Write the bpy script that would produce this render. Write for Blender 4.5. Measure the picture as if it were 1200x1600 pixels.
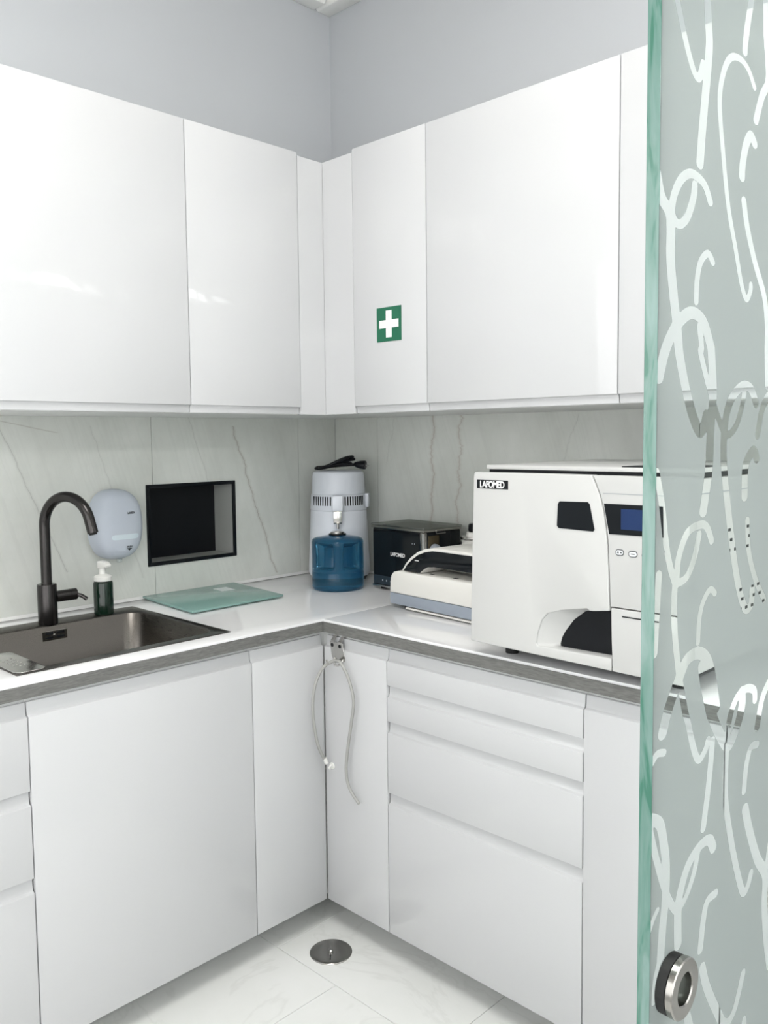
import bpy, bmesh, math, random
import numpy as np
from mathutils import Vector, Matrix

random.seed(4)
scene = bpy.context.scene
for o in list(bpy.data.objects): bpy.data.objects.remove(o)
C = scene.collection
PI = math.pi

# ---------------------------------------------------------------- camera
cam_d = bpy.data.cameras.new('camera'); cam = bpy.data.objects.new('camera', cam_d); C.objects.link(cam)
cam_d.sensor_fit = 'VERTICAL'; cam_d.sensor_height = 36.0
cam_d.lens = 1332.46936 / 1600 * 36.0
cam_d.shift_y = -(800 - 780) / 1600
yaw, pit, rol = 0.77489, -0.07284, -0.01072
fw = Vector((-math.sin(yaw)*math.cos(pit), math.cos(yaw)*math.cos(pit), math.sin(pit)))
rt = Vector((math.cos(yaw), math.sin(yaw), 0)); up = rt.cross(fw)
r2 = rt*math.cos(rol) + up*math.sin(rol); u2 = -rt*math.sin(rol) + up*math.cos(rol)
cam.matrix_world = Matrix(((r2.x, u2.x, -fw.x, 2.46827), (r2.y, u2.y, -fw.y, -2.24871), (r2.z, u2.z, -fw.z, 1.45488), (0, 0, 0, 1)))
cam_d.clip_start = .02
scene.camera = cam

# ---------------------------------------------------------------- world, exposure, lamp strengths
w = bpy.data.worlds.new('world'); scene.world = w; w.use_nodes = True
w.node_tree.nodes['Background'].inputs[0].default_value = (.8, .87, 1, 1)
w.node_tree.nodes['Background'].inputs[1].default_value = .3
vs = scene.view_settings
vs.view_transform = 'Standard'; vs.look = 'None'; vs.gamma = 1; vs.use_curve_mapping = False
vs.exposure = 0.2
PANEL_STRENGTH = 10.0        # ceiling panel diffusers
LINEAR_STRENGTH = 19.0      # linear lamp on the opposite wall

FILL_STRENGTH = 1.85       # glow of the added fill-light panes

# ---------------------------------------------------------------- room measures
WX, WY = -.05, .05          # faces of the two backsplashes
Z0 = .931                   # worktop surface
F = .62                     # base cabinet fronts
U = .41                     # wall cabinet fronts
UZ0, UZ1 = 1.528, 2.328
XE, YE = 3.40, -3.40        # far walls
CZ = 3.12                   # ceiling

# ================================================================ materials
def sock(n, *names):
    for k in names:
        if k in n.inputs: return n.inputs[k]
def mat(name, col, rough=.5, metal=0.0, spec=None, trans=0.0, coat=0.0, emit=None, estr=0.0, ior=None):
    m = bpy.data.materials.new(name); m.use_nodes = True
    b = m.node_tree.nodes['Principled BSDF']
    b.inputs['Base Color'].default_value = (*col, 1); b.inputs['Roughness'].default_value = rough
    b.inputs['Metallic'].default_value = metal
    if spec is not None: sock(b, 'Specular IOR Level', 'Specular').default_value = spec
    if trans: sock(b, 'Transmission Weight', 'Transmission').default_value = trans
    if coat: sock(b, 'Coat Weight', 'Clearcoat').default_value = coat
    if ior: b.inputs['IOR'].default_value = ior
    if emit:
        sock(b, 'Emission Color', 'Emission').default_value = (*emit, 1); b.inputs['Emission Strength'].default_value = estr
    return m
class NB:
    """small helper to write node trees"""
    def __init__(s, m): s.m = m; s.nt = m.node_tree; s.N = s.nt.nodes; s.b = s.N.get('Principled BSDF')
    def new(s, t, **kw):
        n = s.N.new(t)
        for k, v in kw.items(): setattr(n, k, v)
        return n
    def link(s, a, b): s.nt.links.new(a, b)
    def val(s, x, i, n):
        if isinstance(x, (int, float)): n.inputs[i].default_value = x
        else: s.link(x, n.inputs[i])
    def math(s, op, a, b=0.0, c=None, clamp=False):
        n = s.new('ShaderNodeMath', operation=op, use_clamp=clamp); s.val(a, 0, n); s.val(b, 1, n)
        if c is not None: s.val(c, 2, n)
        return n.outputs[0]
    def noise(s, vec, scale, detail=4, rough=.55, dist=0.0, dim='3D'):
        n = s.new('ShaderNodeTexNoise', noise_dimensions=dim)
        if vec is not None: s.link(vec, n.inputs['Vector'])
        n.inputs['Scale'].default_value = scale; n.inputs['Detail'].default_value = detail
        n.inputs['Roughness'].default_value = rough; n.inputs['Distortion'].default_value = dist
        return n.outputs['Fac']
    def pos(s): return s.new('ShaderNodeNewGeometry').outputs['Position']
    def mapping(s, vec, sc=(1,1,1), rot=(0,0,0)):
        n = s.new('ShaderNodeMapping'); s.link(vec, n.inputs[0]); n.inputs['Scale'].default_value = sc; n.inputs['Rotation'].default_value = rot
        return n.outputs[0]
    def ramp(s, fac, stops):
        n = s.new('ShaderNodeValToRGB'); s.link(fac, n.inputs[0]); e = n.color_ramp.elements
        while len(e) < len(stops): e.new(.5)
        for x, (p, c) in zip(e, stops): x.position = p; x.color = (*c, 1)
        return n.outputs[0]
    def mix(s, fac, a, b):
        n = s.new('ShaderNodeMix', data_type='RGBA'); s.val(fac, 0, n)
        for i, x in ((6, a), (7, b)):
            if isinstance(x, tuple): n.inputs[i].default_value = (*x, 1)
            else: s.link(x, n.inputs[i])
        return n.outputs[2]
    def bump(s, h, strength=.2, dist=.002):
        n = s.new('ShaderNodeBump'); n.inputs['Strength'].default_value = strength; n.inputs['Distance'].default_value = dist
        s.link(h, n.inputs['Height']); s.link(n.outputs[0], s.b.inputs['Normal'])

GLOSS = mat('white_gloss_front', (.60, .605, .615), .05, spec=.45)
CARC = mat('white_melamine', (.74, .75, .74), .45)
TOPW = mat('white_worktop', (.88, .88, .89), .08, spec=.5)
SEAL = mat('white_silicone', (.78, .78, .77), .5)
PLINTH = mat('grey_plinth', (.30, .31, .31), .35)
WALLP = mat('grey_wall_paint', (.545, .565, .59), .75)
WALLW = mat('white_wall_paint', (.80, .80, .79), .8)
CEIL = mat('ceiling_paint', (.82, .80, .75), .8)
TRIM = mat('cornice_white', (.92, .92, .89), .6)
GROUT = mat('floor_grout', (.66, .66, .64), .8)
STEEL = mat('brushed_steel', (.55, .54, .52), .24, 1)
CHROME = mat('polished_steel', (.50, .49, .47), .16, 1)
DSTEEL = mat('satin_dark_steel', (.34, .33, .31), .2, 1)
GUN = mat('gunmetal_black', (.05, .047, .046), .22, .9)
BLACK = mat('black_plastic', (.008, .009, .011), .35, spec=.2)
BLACKG = mat('black_gloss', (.008, .010, .012), .08, spec=.22)
RUBBER = mat('black_rubber', (.01, .01, .01), .7)
CREAM = mat('warm_white_plastic', (.78, .77, .73), .3)
ACW = mat('white_enamel', (.585, .585, .575), .22)
GREYP = mat('blue_grey_plastic', (.30, .34, .40), .4)
LGREY = mat('pale_grey_plastic', (.70, .73, .79), .32)
WHITEP = mat('white_plastic', (.78, .78, .75), .35)
SIGNG = mat('sign_green', (.005, .13, .065), .35)
SIGNW = mat('sign_white', (.80, .80, .80), .35)
INKW = mat('white_print', (.80, .80, .80), .5)
INKD = mat('dark_print', (.03, .035, .04), .5)
BTN = mat('button_white', (.72, .74, .76), .4)
LCD = mat('blue_screen', (.016, .036, .11), .15, spec=.25, emit=(.06, .12, .36), estr=.02)
HOSE = mat('grey_hose', (.36, .36, .345), .35)
GREENB = mat('dark_green_bottle', (.003, .018, .009), .12, trans=.25)
KNOB = mat('slate_grey_knob', (.30, .33, .37), .4)
STICK = mat('white_sticker', (.70, .76, .76), .5)
CLEARP = mat('clear_plastic', (.85, .9, .9), .1, trans=.9)
JUGB = mat('blue_polycarbonate', (.06, .235, .38), .05, trans=.80, ior=1.30)
DISP = mat('frosted_blue_plastic', (.80, .86, .95), .22, trans=.35, ior=1.2)
DISPI = mat('soap_bag', (.72, .76, .78), .5)
PANEL = mat('lamp_diffuser', (.9, .9, .9), .6, emit=(1, .99, .965), estr=PANEL_STRENGTH)
LINEAR = mat('linear_lamp_diffuser', (.9, .9, .9), .6, emit=(1, .995, .985), estr=LINEAR_STRENGTH)

# worktop edge band: brushed concrete-grey laminate
EDGE = mat('grey_edge_band', (.17, .17, .165), .4)
nb = NB(EDGE); p = nb.mapping(nb.pos(), (8, 8, 60)); nz = nb.noise(p, 6, 5)
nb.link(nb.ramp(nz, [(.3, (.11, .11, .105)), (.7, (.20, .20, .19))]), nb.b.inputs['Base Color'])

# brushed sink steel
SINK = mat('sink_steel', (.14, .13, .12), .28, 1)
nb = NB(SINK); nz = nb.noise(nb.mapping(nb.pos(), (4, 60, 60)), 12, 3)
nb.link(nb.ramp(nz, [(.3, (.11, .102, .093)), (.7, (.17, .158, .145))]), nb.b.inputs['Base Color'])
nb.link(nb.math('MULTIPLY_ADD', nz, .2, .2), nb.b.inputs['Roughness'])

# marbled porcelain of the backsplash; 'h' is the running coordinate of the wall
def splash_mat(name, h_axis, veins):
    m = mat(name, (.4, .42, .39), .32); nb = NB(m); P = nb.pos()
    sx = nb.new('ShaderNodeSeparateXYZ'); nb.link(P, sx.inputs[0])
    h = sx.outputs[h_axis]; z = sx.outputs[2]
    cloud = nb.noise(nb.mapping(P, (1, 1, .7)), 5, 6, .6)
    col = nb.ramp(cloud, [(.28, (.61, .625, .585)), (.5, (.68, .70, .66)), (.74, (.76, .775, .74))])
    # faint slanted streaks all over the slab
    slant = nb.math('MULTIPLY_ADD', z, .30, h)
    sn = nb.noise(None, 9, 3, dim='1D'); n1 = nb.N[-1]
    nb.link(nb.math('ADD', slant, nb.math('MULTIPLY', cloud, .05)), n1.inputs['W']); n1.inputs['Scale'].default_value = 13
    streak = nb.math('SUBTRACT', 1, nb.math('MULTIPLY', nb.math('ABSOLUTE', nb.math('SUBTRACT', n1.outputs['Fac'], .5)), 28), clamp=True)
    col = nb.mix(nb.math('MULTIPLY', streak, .06), col, (.33, .34, .315))
    for (h0, z0, slope, amp, wd, za, zb, colv, a) in veins:
        nn = nb.noise(None, 11, 6, .66, dim='1D'); node = nb.N[-1]
        nb.link(nb.math('ADD', z, h0 * 7.3), node.inputs['W'])
        cen = nb.math('MULTIPLY_ADD', nb.math('SUBTRACT', z, z0), slope, h0)
        cen = nb.math('MULTIPLY_ADD', nb.math('SUBTRACT', node.outputs['Fac'], .5), amp, cen)
        dd = nb.math('ABSOLUTE', nb.math('SUBTRACT', h, cen))
        k = nb.math('SUBTRACT', 1, nb.math('DIVIDE', dd, wd), clamp=True)
        halo = nb.math('SUBTRACT', 1, nb.math('DIVIDE', dd, wd * 5), clamp=True)
        k = nb.math('MAXIMUM', k, nb.math('MULTIPLY', halo, .30))
        rng = nb.math('MULTIPLY', nb.math('GREATER_THAN', z, za), nb.math('LESS_THAN', z, zb))
        k = nb.math('MULTIPLY', nb.math('MULTIPLY', k, rng), a)
        col = nb.mix(k, col, colv)
    nb.link(col, nb.b.inputs['Base Color'])
    return m
BR = (.20, .155, .11); GR = (.25, .25, .23)
SPL = splash_mat('marbled_tile_sink_wall', 1, [
    (-.42, 1.42, -.34, .035, .0022, .95, 1.50, BR, .75),
    (-1.22, 1.40, -.42, .02, .0016, 1.05, 1.52, GR, .6),
    (-.95, 1.40, -.34, .02, .0014, 1.0, 1.50, GR, .35),
    (-.60, 1.45, -.34, .02, .0014, 1.3, 1.53, GR, .4),
    (-1.22, 1.505, -5.0, .05, .003, 1.478, 1.52, BR, .7)])
SPR = splash_mat('marbled_tile_autoclave_wall', 0, [
    (.462, 1.42, .02, .055, .0028, .93, 1.56, (.36, .285, .235), .8),
    (.588, 1.42, .05, .075, .0028, .93, 1.56, (.36, .285, .235), .7),
    (.25, 1.42, .25, .03, .0015, 1.35, 1.52, GR, .3),
    (1.02, 1.42, .35, .03, .0015, 1.35, 1.52, GR, .3)])

# pale marble floor
FLOORM = mat('pale_marble_floor', (.8, .8, .78), .16)
nb = NB(FLOORM); P = nb.pos(); dn = nb.noise(P, 3, 5)
vv = nb.noise(nb.mapping(P, (1, 1, 1), (0, 0, .7)), 2.4, 5, .6, 1.2)
vein = nb.math('SUBTRACT', 1, nb.math('MULTIPLY', nb.math('ABSOLUTE', nb.math('SUBTRACT', vv, .5)), 40), clamp=True)
c = nb.ramp(dn, [(.3, (.78, .79, .765)), (.7, (.85, .855, .84))])
nb.link(nb.mix(nb.math('MULTIPLY', vein, .16), c, (.52, .52, .49)), nb.b.inputs['Base Color'])

# cream-painted wall bump
nb = NB(WALLP); nb.bump(nb.noise(nb.pos(), 260, 2), .04, .001)

# glass
def clear_glass(name, tint, gloss=.07, rough=.02):
    m = bpy.data.materials.new(name); m.use_nodes = True; nb = NB(m); nb.N.remove(nb.b)
    out = nb.N['Material Output']
    t = nb.new('ShaderNodeBsdfTransparent'); t.inputs[0].default_value = (*tint, 1)
    g = nb.new('ShaderNodeBsdfGlossy'); g.inputs['Roughness'].default_value = rough
    mx = nb.new('ShaderNodeMixShader'); mx.inputs[0].default_value = gloss
    nb.link(t.outputs[0], mx.inputs[1]); nb.link(g.outputs[0], mx.inputs[2]); nb.link(mx.outputs[0], out.inputs[0])
    return m
GLASSC = clear_glass('clear_glass', (.965, .985, .978), .02)
LIDC = clear_glass('smoked_acrylic', (.62, .63, .60), .22, .05)
# sandblasted face: the strokes are left clear
def frost_mat():
    m = bpy.data.materials.new('sandblasted_glass'); m.use_nodes = True; nb = NB(m); nb.N.remove(nb.b)
    out = nb.N['Material Output']
    at = nb.new('ShaderNodeAttribute', attribute_name='stroke')
    k = nb.new('ShaderNodeMapRange'); nb.link(at.outputs['Fac'], k.inputs[0])
    k.inputs[1].default_value = -.0004; k.inputs[2].default_value = .0004; k.inputs[3].default_value = 1; k.inputs[4].default_value = 0
    t = nb.new('ShaderNodeBsdfTransparent'); t.inputs[0].default_value = (.96, .985, .975, 1)
    d = nb.new('ShaderNodeBsdfDiffuse'); d.inputs[0].default_value = (.29, .322, .313, 1)
    tl = nb.new('ShaderNodeBsdfTranslucent'); tl.inputs[0].default_value = (.34, .373, .364, 1)
    g = nb.new('ShaderNodeBsdfGlossy'); g.inputs['Roughness'].default_value = .35
    m1 = nb.new('ShaderNodeMixShader'); m1.inputs[0].default_value = .55; nb.link(d.outputs[0], m1.inputs[1]); nb.link(tl.outputs[0], m1.inputs[2])
    m2 = nb.new('ShaderNodeMixShader'); m2.inputs[0].default_value = .04; nb.link(m1.outputs[0], m2.inputs[1]); nb.link(g.outputs[0], m2.inputs[2])
    t2 = nb.new('ShaderNodeBsdfTransparent'); t2.inputs[0].default_value = (.8, .88, .86, 1)
    m4 = nb.new('ShaderNodeMixShader'); m4.inputs[0].default_value = .06; nb.link(m2.outputs[0], m4.inputs[1]); nb.link(t2.outputs[0], m4.inputs[2])
    m3 = nb.new('ShaderNodeMixShader'); nb.link(k.outputs[0], m3.inputs[0]); nb.link(m4.outputs[0], m3.inputs[1]); nb.link(t.outputs[0], m3.inputs[2])
    nb.link(m3.outputs[0], out.inputs[0])
    return m
FROST = frost_mat()
GEDGE = mat('green_glass_edge', (.25, .55, .46), .12, spec=.6)
nb = NB(GEDGE); P = nb.pos(); n = nb.noise(nb.mapping(P, (60, 60, 9)), 1.6, 3, .5, .8)
nb.link(nb.ramp(n, [(.35, (.045, .155, .11)), (.43, (.105, .21, .175)), (.6, (.15, .25, .222)), (.8, (.21, .315, .29))]), nb.b.inputs['Base Color'])
BOARD = mat('green_cutting_glass', (.40, .63, .58), .18, trans=.45, ior=1.3)

# ================================================================ mesh helpers
OFF = {}                                  # object name -> world offset of its local frame
def bm_box(bm, x0, x1, y0, y1, z0, z1):
    v = [bm.verts.new((x, y, z)) for x in (x0, x1) for y in (y0, y1) for z in (z0, z1)]
    for f in ((0,1,3,2), (4,6,7,5), (0,4,5,1), (2,3,7,6), (0,2,6,4), (1,5,7,3)): bm.faces.new([v[i] for i in f])
def boxes(*bs):
    bm = bmesh.new()
    for b in bs: bm_box(bm, *b)
    return bm
def bev(bm, w, seg=2, ang=30):
    bmesh.ops.recalc_face_normals(bm, faces=bm.faces)
    es = [e for e in bm.edges if len(e.link_faces) == 2 and e.calc_face_angle(0) > math.radians(ang)]
    if es: bmesh.ops.bevel(bm, geom=es, offset=w, segments=seg, affect='EDGES', profile=.5, clamp_overlap=True)
    return bm
def prism(pts, axis, a, b):
    """closed 2-D polygon extruded along an axis. axis 'x': pts=(y,z); 'y': pts=(x,z); 'z': pts=(x,y)"""
    bm = bmesh.new()
    def P(u, v, t): return {'x': (t, u, v), 'y': (u, t, v), 'z': (u, v, t)}[axis]
    A = [bm.verts.new(P(u, v, a)) for u, v in pts]; B = [bm.verts.new(P(u, v, b)) for u, v in pts]
    n = len(pts)
    for i in range(n): bm.faces.new((A[i], A[(i+1) % n], B[(i+1) % n], B[i]))
    bm.faces.new(A); bm.faces.new(B)
    bmesh.ops.recalc_face_normals(bm, faces=bm.faces)
    return bm
def lathe(prof, seg=32, c=(0, 0, 0), closed=False):
    bm = bmesh.new(); rings = []
    for r, z in prof:
        if r < 1e-6: rings.append([bm.verts.new((c[0], c[1], c[2] + z))])
        else: rings.append([bm.verts.new((c[0] + r*math.cos(2*PI*i/seg), c[1] + r*math.sin(2*PI*i/seg), c[2] + z)) for i in range(seg)])
    for a, b in zip(rings, rings[1:]):
        for i in range(seg):
            j = (i+1) % seg
            if len(a) == 1 and len(b) == 1: continue
            if len(a) == 1: bm.faces.new((a[0], b[j], b[i]))
            elif len(b) == 1: bm.faces.new((a[i], a[j], b[0]))
            else: bm.faces.new((a[i], a[j], b[j], b[i]))
    if closed:
        a, b = rings[-1], rings[0]
        for i in range(seg): bm.faces.new((a[i], a[(i+1) % seg], b[(i+1) % seg], b[i]))
    for rg, fl in ((rings[0], 1), (rings[-1], 0)):
        if len(rg) > 1 and not closed: bm.faces.new(rg[::-1] if fl else rg)
    bmesh.ops.recalc_face_normals(bm, faces=bm.faces)
    return bm
def spline(pts, n=8):
    P = [Vector(p) for p in pts]; out = []
    for i in range(len(P)-1):
        a, b, c, d = P[max(i-1, 0)], P[i], P[i+1], P[min(i+2, len(P)-1)]
        for k in range(n):
            t = k/n
            out.append(.5*((2*b) + (c-a)*t + (2*a-5*b+4*c-d)*t*t + (3*b-a-3*c+d)*t**3))
    return out + [P[-1]]
def tube(path, rad, seg=10, bm=None, cap=True):
    bm = bm or bmesh.new(); path = [Vector(p) for p in path]; n = len(path)
    T = [(path[min(i+1, n-1)] - path[max(i-1, 0)]).normalized() for i in range(n)]
    nrm = T[0].orthogonal().normalized(); rings = []
    for i in range(n):
        nrm = (nrm - T[i]*nrm.dot(T[i])).normalized(); bi = T[i].cross(nrm)
        r = rad[i] if isinstance(rad, (list, tuple)) else rad
        rings.append([bm.verts.new(path[i] + (nrm*math.cos(2*PI*k/seg) + bi*math.sin(2*PI*k/seg))*r) for k in range(seg)])
    for a, b in zip(rings, rings[1:]):
        for k in range(seg): bm.faces.new((a[k], a[(k+1) % seg], b[(k+1) % seg], b[k]))
    if cap: bm.faces.new(rings[0][::-1]); bm.faces.new(rings[-1])
    return bm
def rrect(cx, cy, hx, hy, r, n=5):
    out = []
    for k, (sx, sy) in enumerate(((1, 1), (-1, 1), (-1, -1), (1, -1))):
        for i in range(n+1):
            a = PI/2*(k + i/n)
            out.append((cx + sx*(hx-r) + r*math.cos(a), cy + sy*(hy-r) + r*math.sin(a)))
    return out
def loft(rings, close=False, cap0=False, cap1=False, bm=None):
    bm = bm or bmesh.new(); R = [[bm.verts.new(p) for p in r] for r in rings]
    n = len(R[0])
    for a, b in zip(R, R[1:]):
        for i in range(n): bm.faces.new((a[i], a[(i+1) % n], b[(i+1) % n], b[i]))
    if cap0: bm.faces.new(R[0][::-1])
    if cap1: bm.faces.new(R[-1])
    bmesh.ops.recalc_face_normals(bm, faces=bm.faces)
    return bm
def link(name, me, parent=None, world=True):
    o = bpy.data.objects.new(name, me); C.objects.link(o)
    if parent is not None:
        o.parent = parent; off = OFF.get(parent.name, Vector())
        if world and off.length: me.transform(Matrix.Translation(-off))
        OFF[o.name] = off
    return o
def obj(name, bm, m, parent=None, world=True, smooth=False, ang=35, M=None):
    me = bpy.data.meshes.new(name)
    if M is not None: bm.transform(M)
    bm.to_mesh(me); bm.free(); me.materials.append(m)
    if smooth:
        me.polygons.foreach_set('use_smooth', [True]*len(me.polygons)); me.set_sharp_from_angle(angle=math.radians(ang))
    return link(name, me, parent, world)
def tag(o, label, cat, group=None):
    o['label'] = label; o['category'] = cat
    if group: o['group'] = group
    return o
def thing(name, label, cat, loc=(0, 0, 0), rz=0, group=None):
    o = bpy.data.objects.new(name, None); C.objects.link(o); o.location = loc; o.rotation_euler = (0, 0, rz)
    o.empty_display_size = .05; OFF[o.name] = Vector(loc)
    return tag(o, label, cat, group)
def struct(name, bm, m, parent=None, **k):
    o = obj(name, bm, m, parent, **k)
    if parent is None: o['kind'] = 'structure'
    return o
FACE_R = Matrix(((1, 0, 0), (0, 0, -1), (0, 1, 0)))      # text plane facing -y
FACE_L = Matrix(((0, 0, 1), (1, 0, 0), (0, 1, 0)))       # text plane facing +x
def text(name, s, size, centre, face, m, parent, bold=.02, world=True, squeeze=1.0, space=1.0):
    cu = bpy.data.curves.new('tmp', 'FONT'); cu.body = s; cu.size = size; cu.align_x = 'CENTER'; cu.align_y = 'CENTER'
    cu.offset = bold*size; cu.extrude = .0002; cu.resolution_u = 3; cu.space_character = space
    o = bpy.data.objects.new('tmp', cu); C.objects.link(o)
    dg = bpy.context.evaluated_depsgraph_get(); dg.update()
    me = bpy.data.meshes.new_from_object(o.evaluated_get(dg)); bpy.data.objects.remove(o); bpy.data.curves.remove(cu)
    me.name = name
    xs = [v.co.x for v in me.vertices]; ys = [v.co.y for v in me.vertices]
    mx, my = (max(xs)+min(xs))/2, (max(ys)+min(ys))/2
    me.transform(Matrix.Translation(Vector(centre)) @ face.to_4x4() @ Matrix.Diagonal((squeeze, 1, 1, 1)) @ Matrix.Translation((-mx, -my, 0)))
    me.materials.clear(); me.materials.append(m)
    return link(name, me, parent, world)

# ================================================================ the room
NY0, NY1, NZ0, NZ1 = -.795, -.443, 1.036, 1.304          # niche opening in the sink wall
T8 = .009
struct('floor', boxes((WX-.2, XE+.1, YE-.1, WY+.2, -.05, -.008)), GROUT)
floor = bpy.data.objects['floor']
tile_me = {}
def floor_tile(x0, x1, y0, y1):
    key = (round(x1-x0, 3), round(y1-y0, 3))
    if key not in tile_me:
        bm = bev(boxes((0, x1-x0, 0, y1-y0, -.008, 0)), .0008, 1); me = bpy.data.meshes.new('tile'); bm.to_mesh(me); bm.free(); me.materials.append(FLOORM); tile_me[key] = me
    o = bpy.data.objects.new('tile', tile_me[key]); C.objects.link(o); o.parent = floor; o.location = (x0, y0, 0)
g = .0008
for r in range(-5, 2):
    ya = -.797 + r*.6; yb = ya + .6
    ya, yb = max(ya, YE), min(yb, WY-T8)
    if yb - ya < .02: continue
    xo = 1.2 if r % 2 == 0 else .847
    k0 = -5
    for k in range(-4, 6):
        xa, xb = xo + k*.6, xo + (k+1)*.6
        xa, xb = max(xa, WX-T8), min(xb, XE)
        if xb - xa > .02: floor_tile(xa+g, xb-g, ya+g, yb-g)
WB = WX - T8; WR = WY + T8
struct('wall_left', boxes((WB-.2, WB, YE, NY0, 0, CZ), (WB-.2, WB, NY1, WR+.2, 0, CZ), (WB-.2, WB, NY0, NY1, 0, NZ0), (WB-.2, WB, NY0, NY1, NZ1, CZ)), WALLP)
struct('wall_right', boxes((WB, XE+.1, WR, WR+.2, 0, CZ)), WALLP)
struct('wall_opposite', boxes((XE, XE+.1, YE, WR, 0, CZ)), WALLW)
struct('wall_front', boxes((WB-.2, XE+.1, YE-.1, YE, 0, CZ)), WALLW)
struct('ceiling', boxes((WB-.2, XE+.1, YE-.1, WR+.2, CZ, CZ+.1)), CEIL)
# cornice band under the ceiling
def cornice(pts, axis, a, b, name): struct(name, bev(prism(pts, axis, a, b), .004, 2), TRIM, smooth=True)
cornice([(WR-.0005, 3.07), (WR-.0005, CZ-.0005), (WR-.075, CZ-.0005), (WR-.075, 3.085), (WR-.065, 3.07)], 'x', WB+.001, XE-.001, 'trim_1')
cornice([(WB+.0005, 3.07), (WB+.0005, CZ-.0005), (WB+.075, CZ-.0005), (WB+.075, 3.085), (WB+.065, 3.07)], 'y', YE+.001, WR-.08, 'trim_2')

# backsplash tiles
wl, wr = bpy.data.objects['wall_left'], bpy.data.objects['wall_right']
sz0, sz1 = Z0 - .05, 1.56
def lt(y0, y1):
    y0 += .0008; y1 -= .0008; pts = None
    if y0 < NY0 < y1 < NY1: pts = [(y0, sz0), (y1, sz0), (y1, NZ0), (NY0, NZ0), (NY0, NZ1), (y1, NZ1), (y1, sz1), (y0, sz1)]
    elif NY0 < y0 < NY1 < y1: pts = [(y0, sz0), (y1, sz0), (y1, sz1), (y0, sz1), (y0, NZ1), (NY1, NZ1), (NY1, NZ0), (y0, NZ0)]
    else: pts = [(y0, sz0), (y1, sz0), (y1, sz1), (y0, sz1)]
    obj('tile', prism(pts, 'x', WB+.0005, WX), SPL, wl)
for a, b in ((-2.10, -2.024), (-2.024, -1.397), (-1.397, -.770), (-.770, -.143), (-.143, WY)): lt(a, b)
for a, b in ((WX, .186), (.186, 1.440), (1.440, 2.42)):
    obj('tile', boxes((a+.0008, b-.0008, WY, WR-.0005, sz0, sz1)), SPR, wr)

# recessed niche
nc = thing('wall_niche', 'black-framed recessed rectangular niche in the tiled wall behind the sink', 'niche', (WX, (NY0+NY1)/2, NZ0))
D = .115; e = .001
obj('back_panel', boxes((WX-D-.006, WX-D, NY0+e, NY1-e, NZ0+e, NZ1-e)), BLACK, nc)
LIN = mat('grey_niche_lining', (.40, .41, .39), .35)
for nm, b in (('side_lining', (WX-D, WX-.002, NY1-.008, NY1-e, NZ0+e, NZ1-e)), ('side_lining', (WX-D, WX-.002, NY0+e, NY0+.008, NZ0+e, NZ1-e)),
              ('bottom_lining', (WX-D, WX-.002, NY0+.008, NY1-.008, NZ0+e, NZ0+.008)), ('top_lining', (WX-D, WX-.002, NY0+.008, NY1-.008, NZ1-.008, NZ1-e))):
    obj(nm, boxes(b), LIN, nc)
fwid = .013
def frame_piece(pts): obj('frame_piece', bev(prism(pts, 'x', WX-.0015, WX+.004), .0012, 2), BLACKG, nc, smooth=True)
a0, a1, b0, b1 = NY0-.002, NY1+.002, NZ0-.002, NZ1+.002
frame_piece([(a0, b0), (a1, b0), (a1-fwid, b0+fwid), (a0+fwid, b0+fwid)])
frame_piece([(a0, b1), (a1, b1), (a1-fwid, b1-fwid), (a0+fwid, b1-fwid)])
frame_piece([(a0, b0+.0006), (a0, b1-.0006), (a0+fwid, b1-fwid-.0006), (a0+fwid, b0+fwid+.0006)])
frame_piece([(a1, b0+.0006), (a1, b1-.0006), (a1-fwid, b1-fwid-.0006), (a1-fwid, b0+fwid+.0006)])

# added unseen fill lights shaped as windows, behind the camera and facing the sink
FILL = mat('fill_light_pane', (.9, .9, .9), .3, emit=(.985, .985, 1.0), estr=FILL_STRENGTH)
def fill_window(name, run, a0, a1, z0, z1, n):
    w_ = .05; bm = bmesh.new(); pb = []
    cols = [a0 + (a1-a0)*i/n for i in range(n+1)]
    B = [(a0-w_, a1+w_, z0-w_, z0), (a0-w_, a1+w_, z1, z1+w_)] + [(c-w_/2 if 0 < i < n else (c-w_ if i == 0 else c), c+w_/2 if 0 < i < n else (c if i == 0 else c+w_), z0, z1) for i, c in enumerate(cols)]
    for p0, p1, za, zb in B:
        if run == 'L': bm_box(bm, XE-.03, XE-.0005, p0, p1, za, zb)
        else: bm_box(bm, p0, p1, YE+.0005, YE+.03, za, zb)
    f_ = struct(name, bm, TRIM)
    for i in range(n):
        p0, p1 = cols[i] + (w_/2 if i else 0) + .001, cols[i+1] - (w_/2 if i < n-1 else 0) - .001
        if run == 'L': obj('fill_pane', boxes((XE-.012, XE-.006, p0, p1, z0+.001, z1-.001)), FILL, f_)
        else: obj('fill_pane', boxes((p0, p1, YE+.006, YE+.012, z0+.001, z1-.001)), FILL, f_)
fill_window('fill_window_1', 'R', .7, 3.1, .75, 2.3, 3)
fill_window('fill_window_2', 'L', -3.1, -.75, .75, 2.05, 3)

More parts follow.
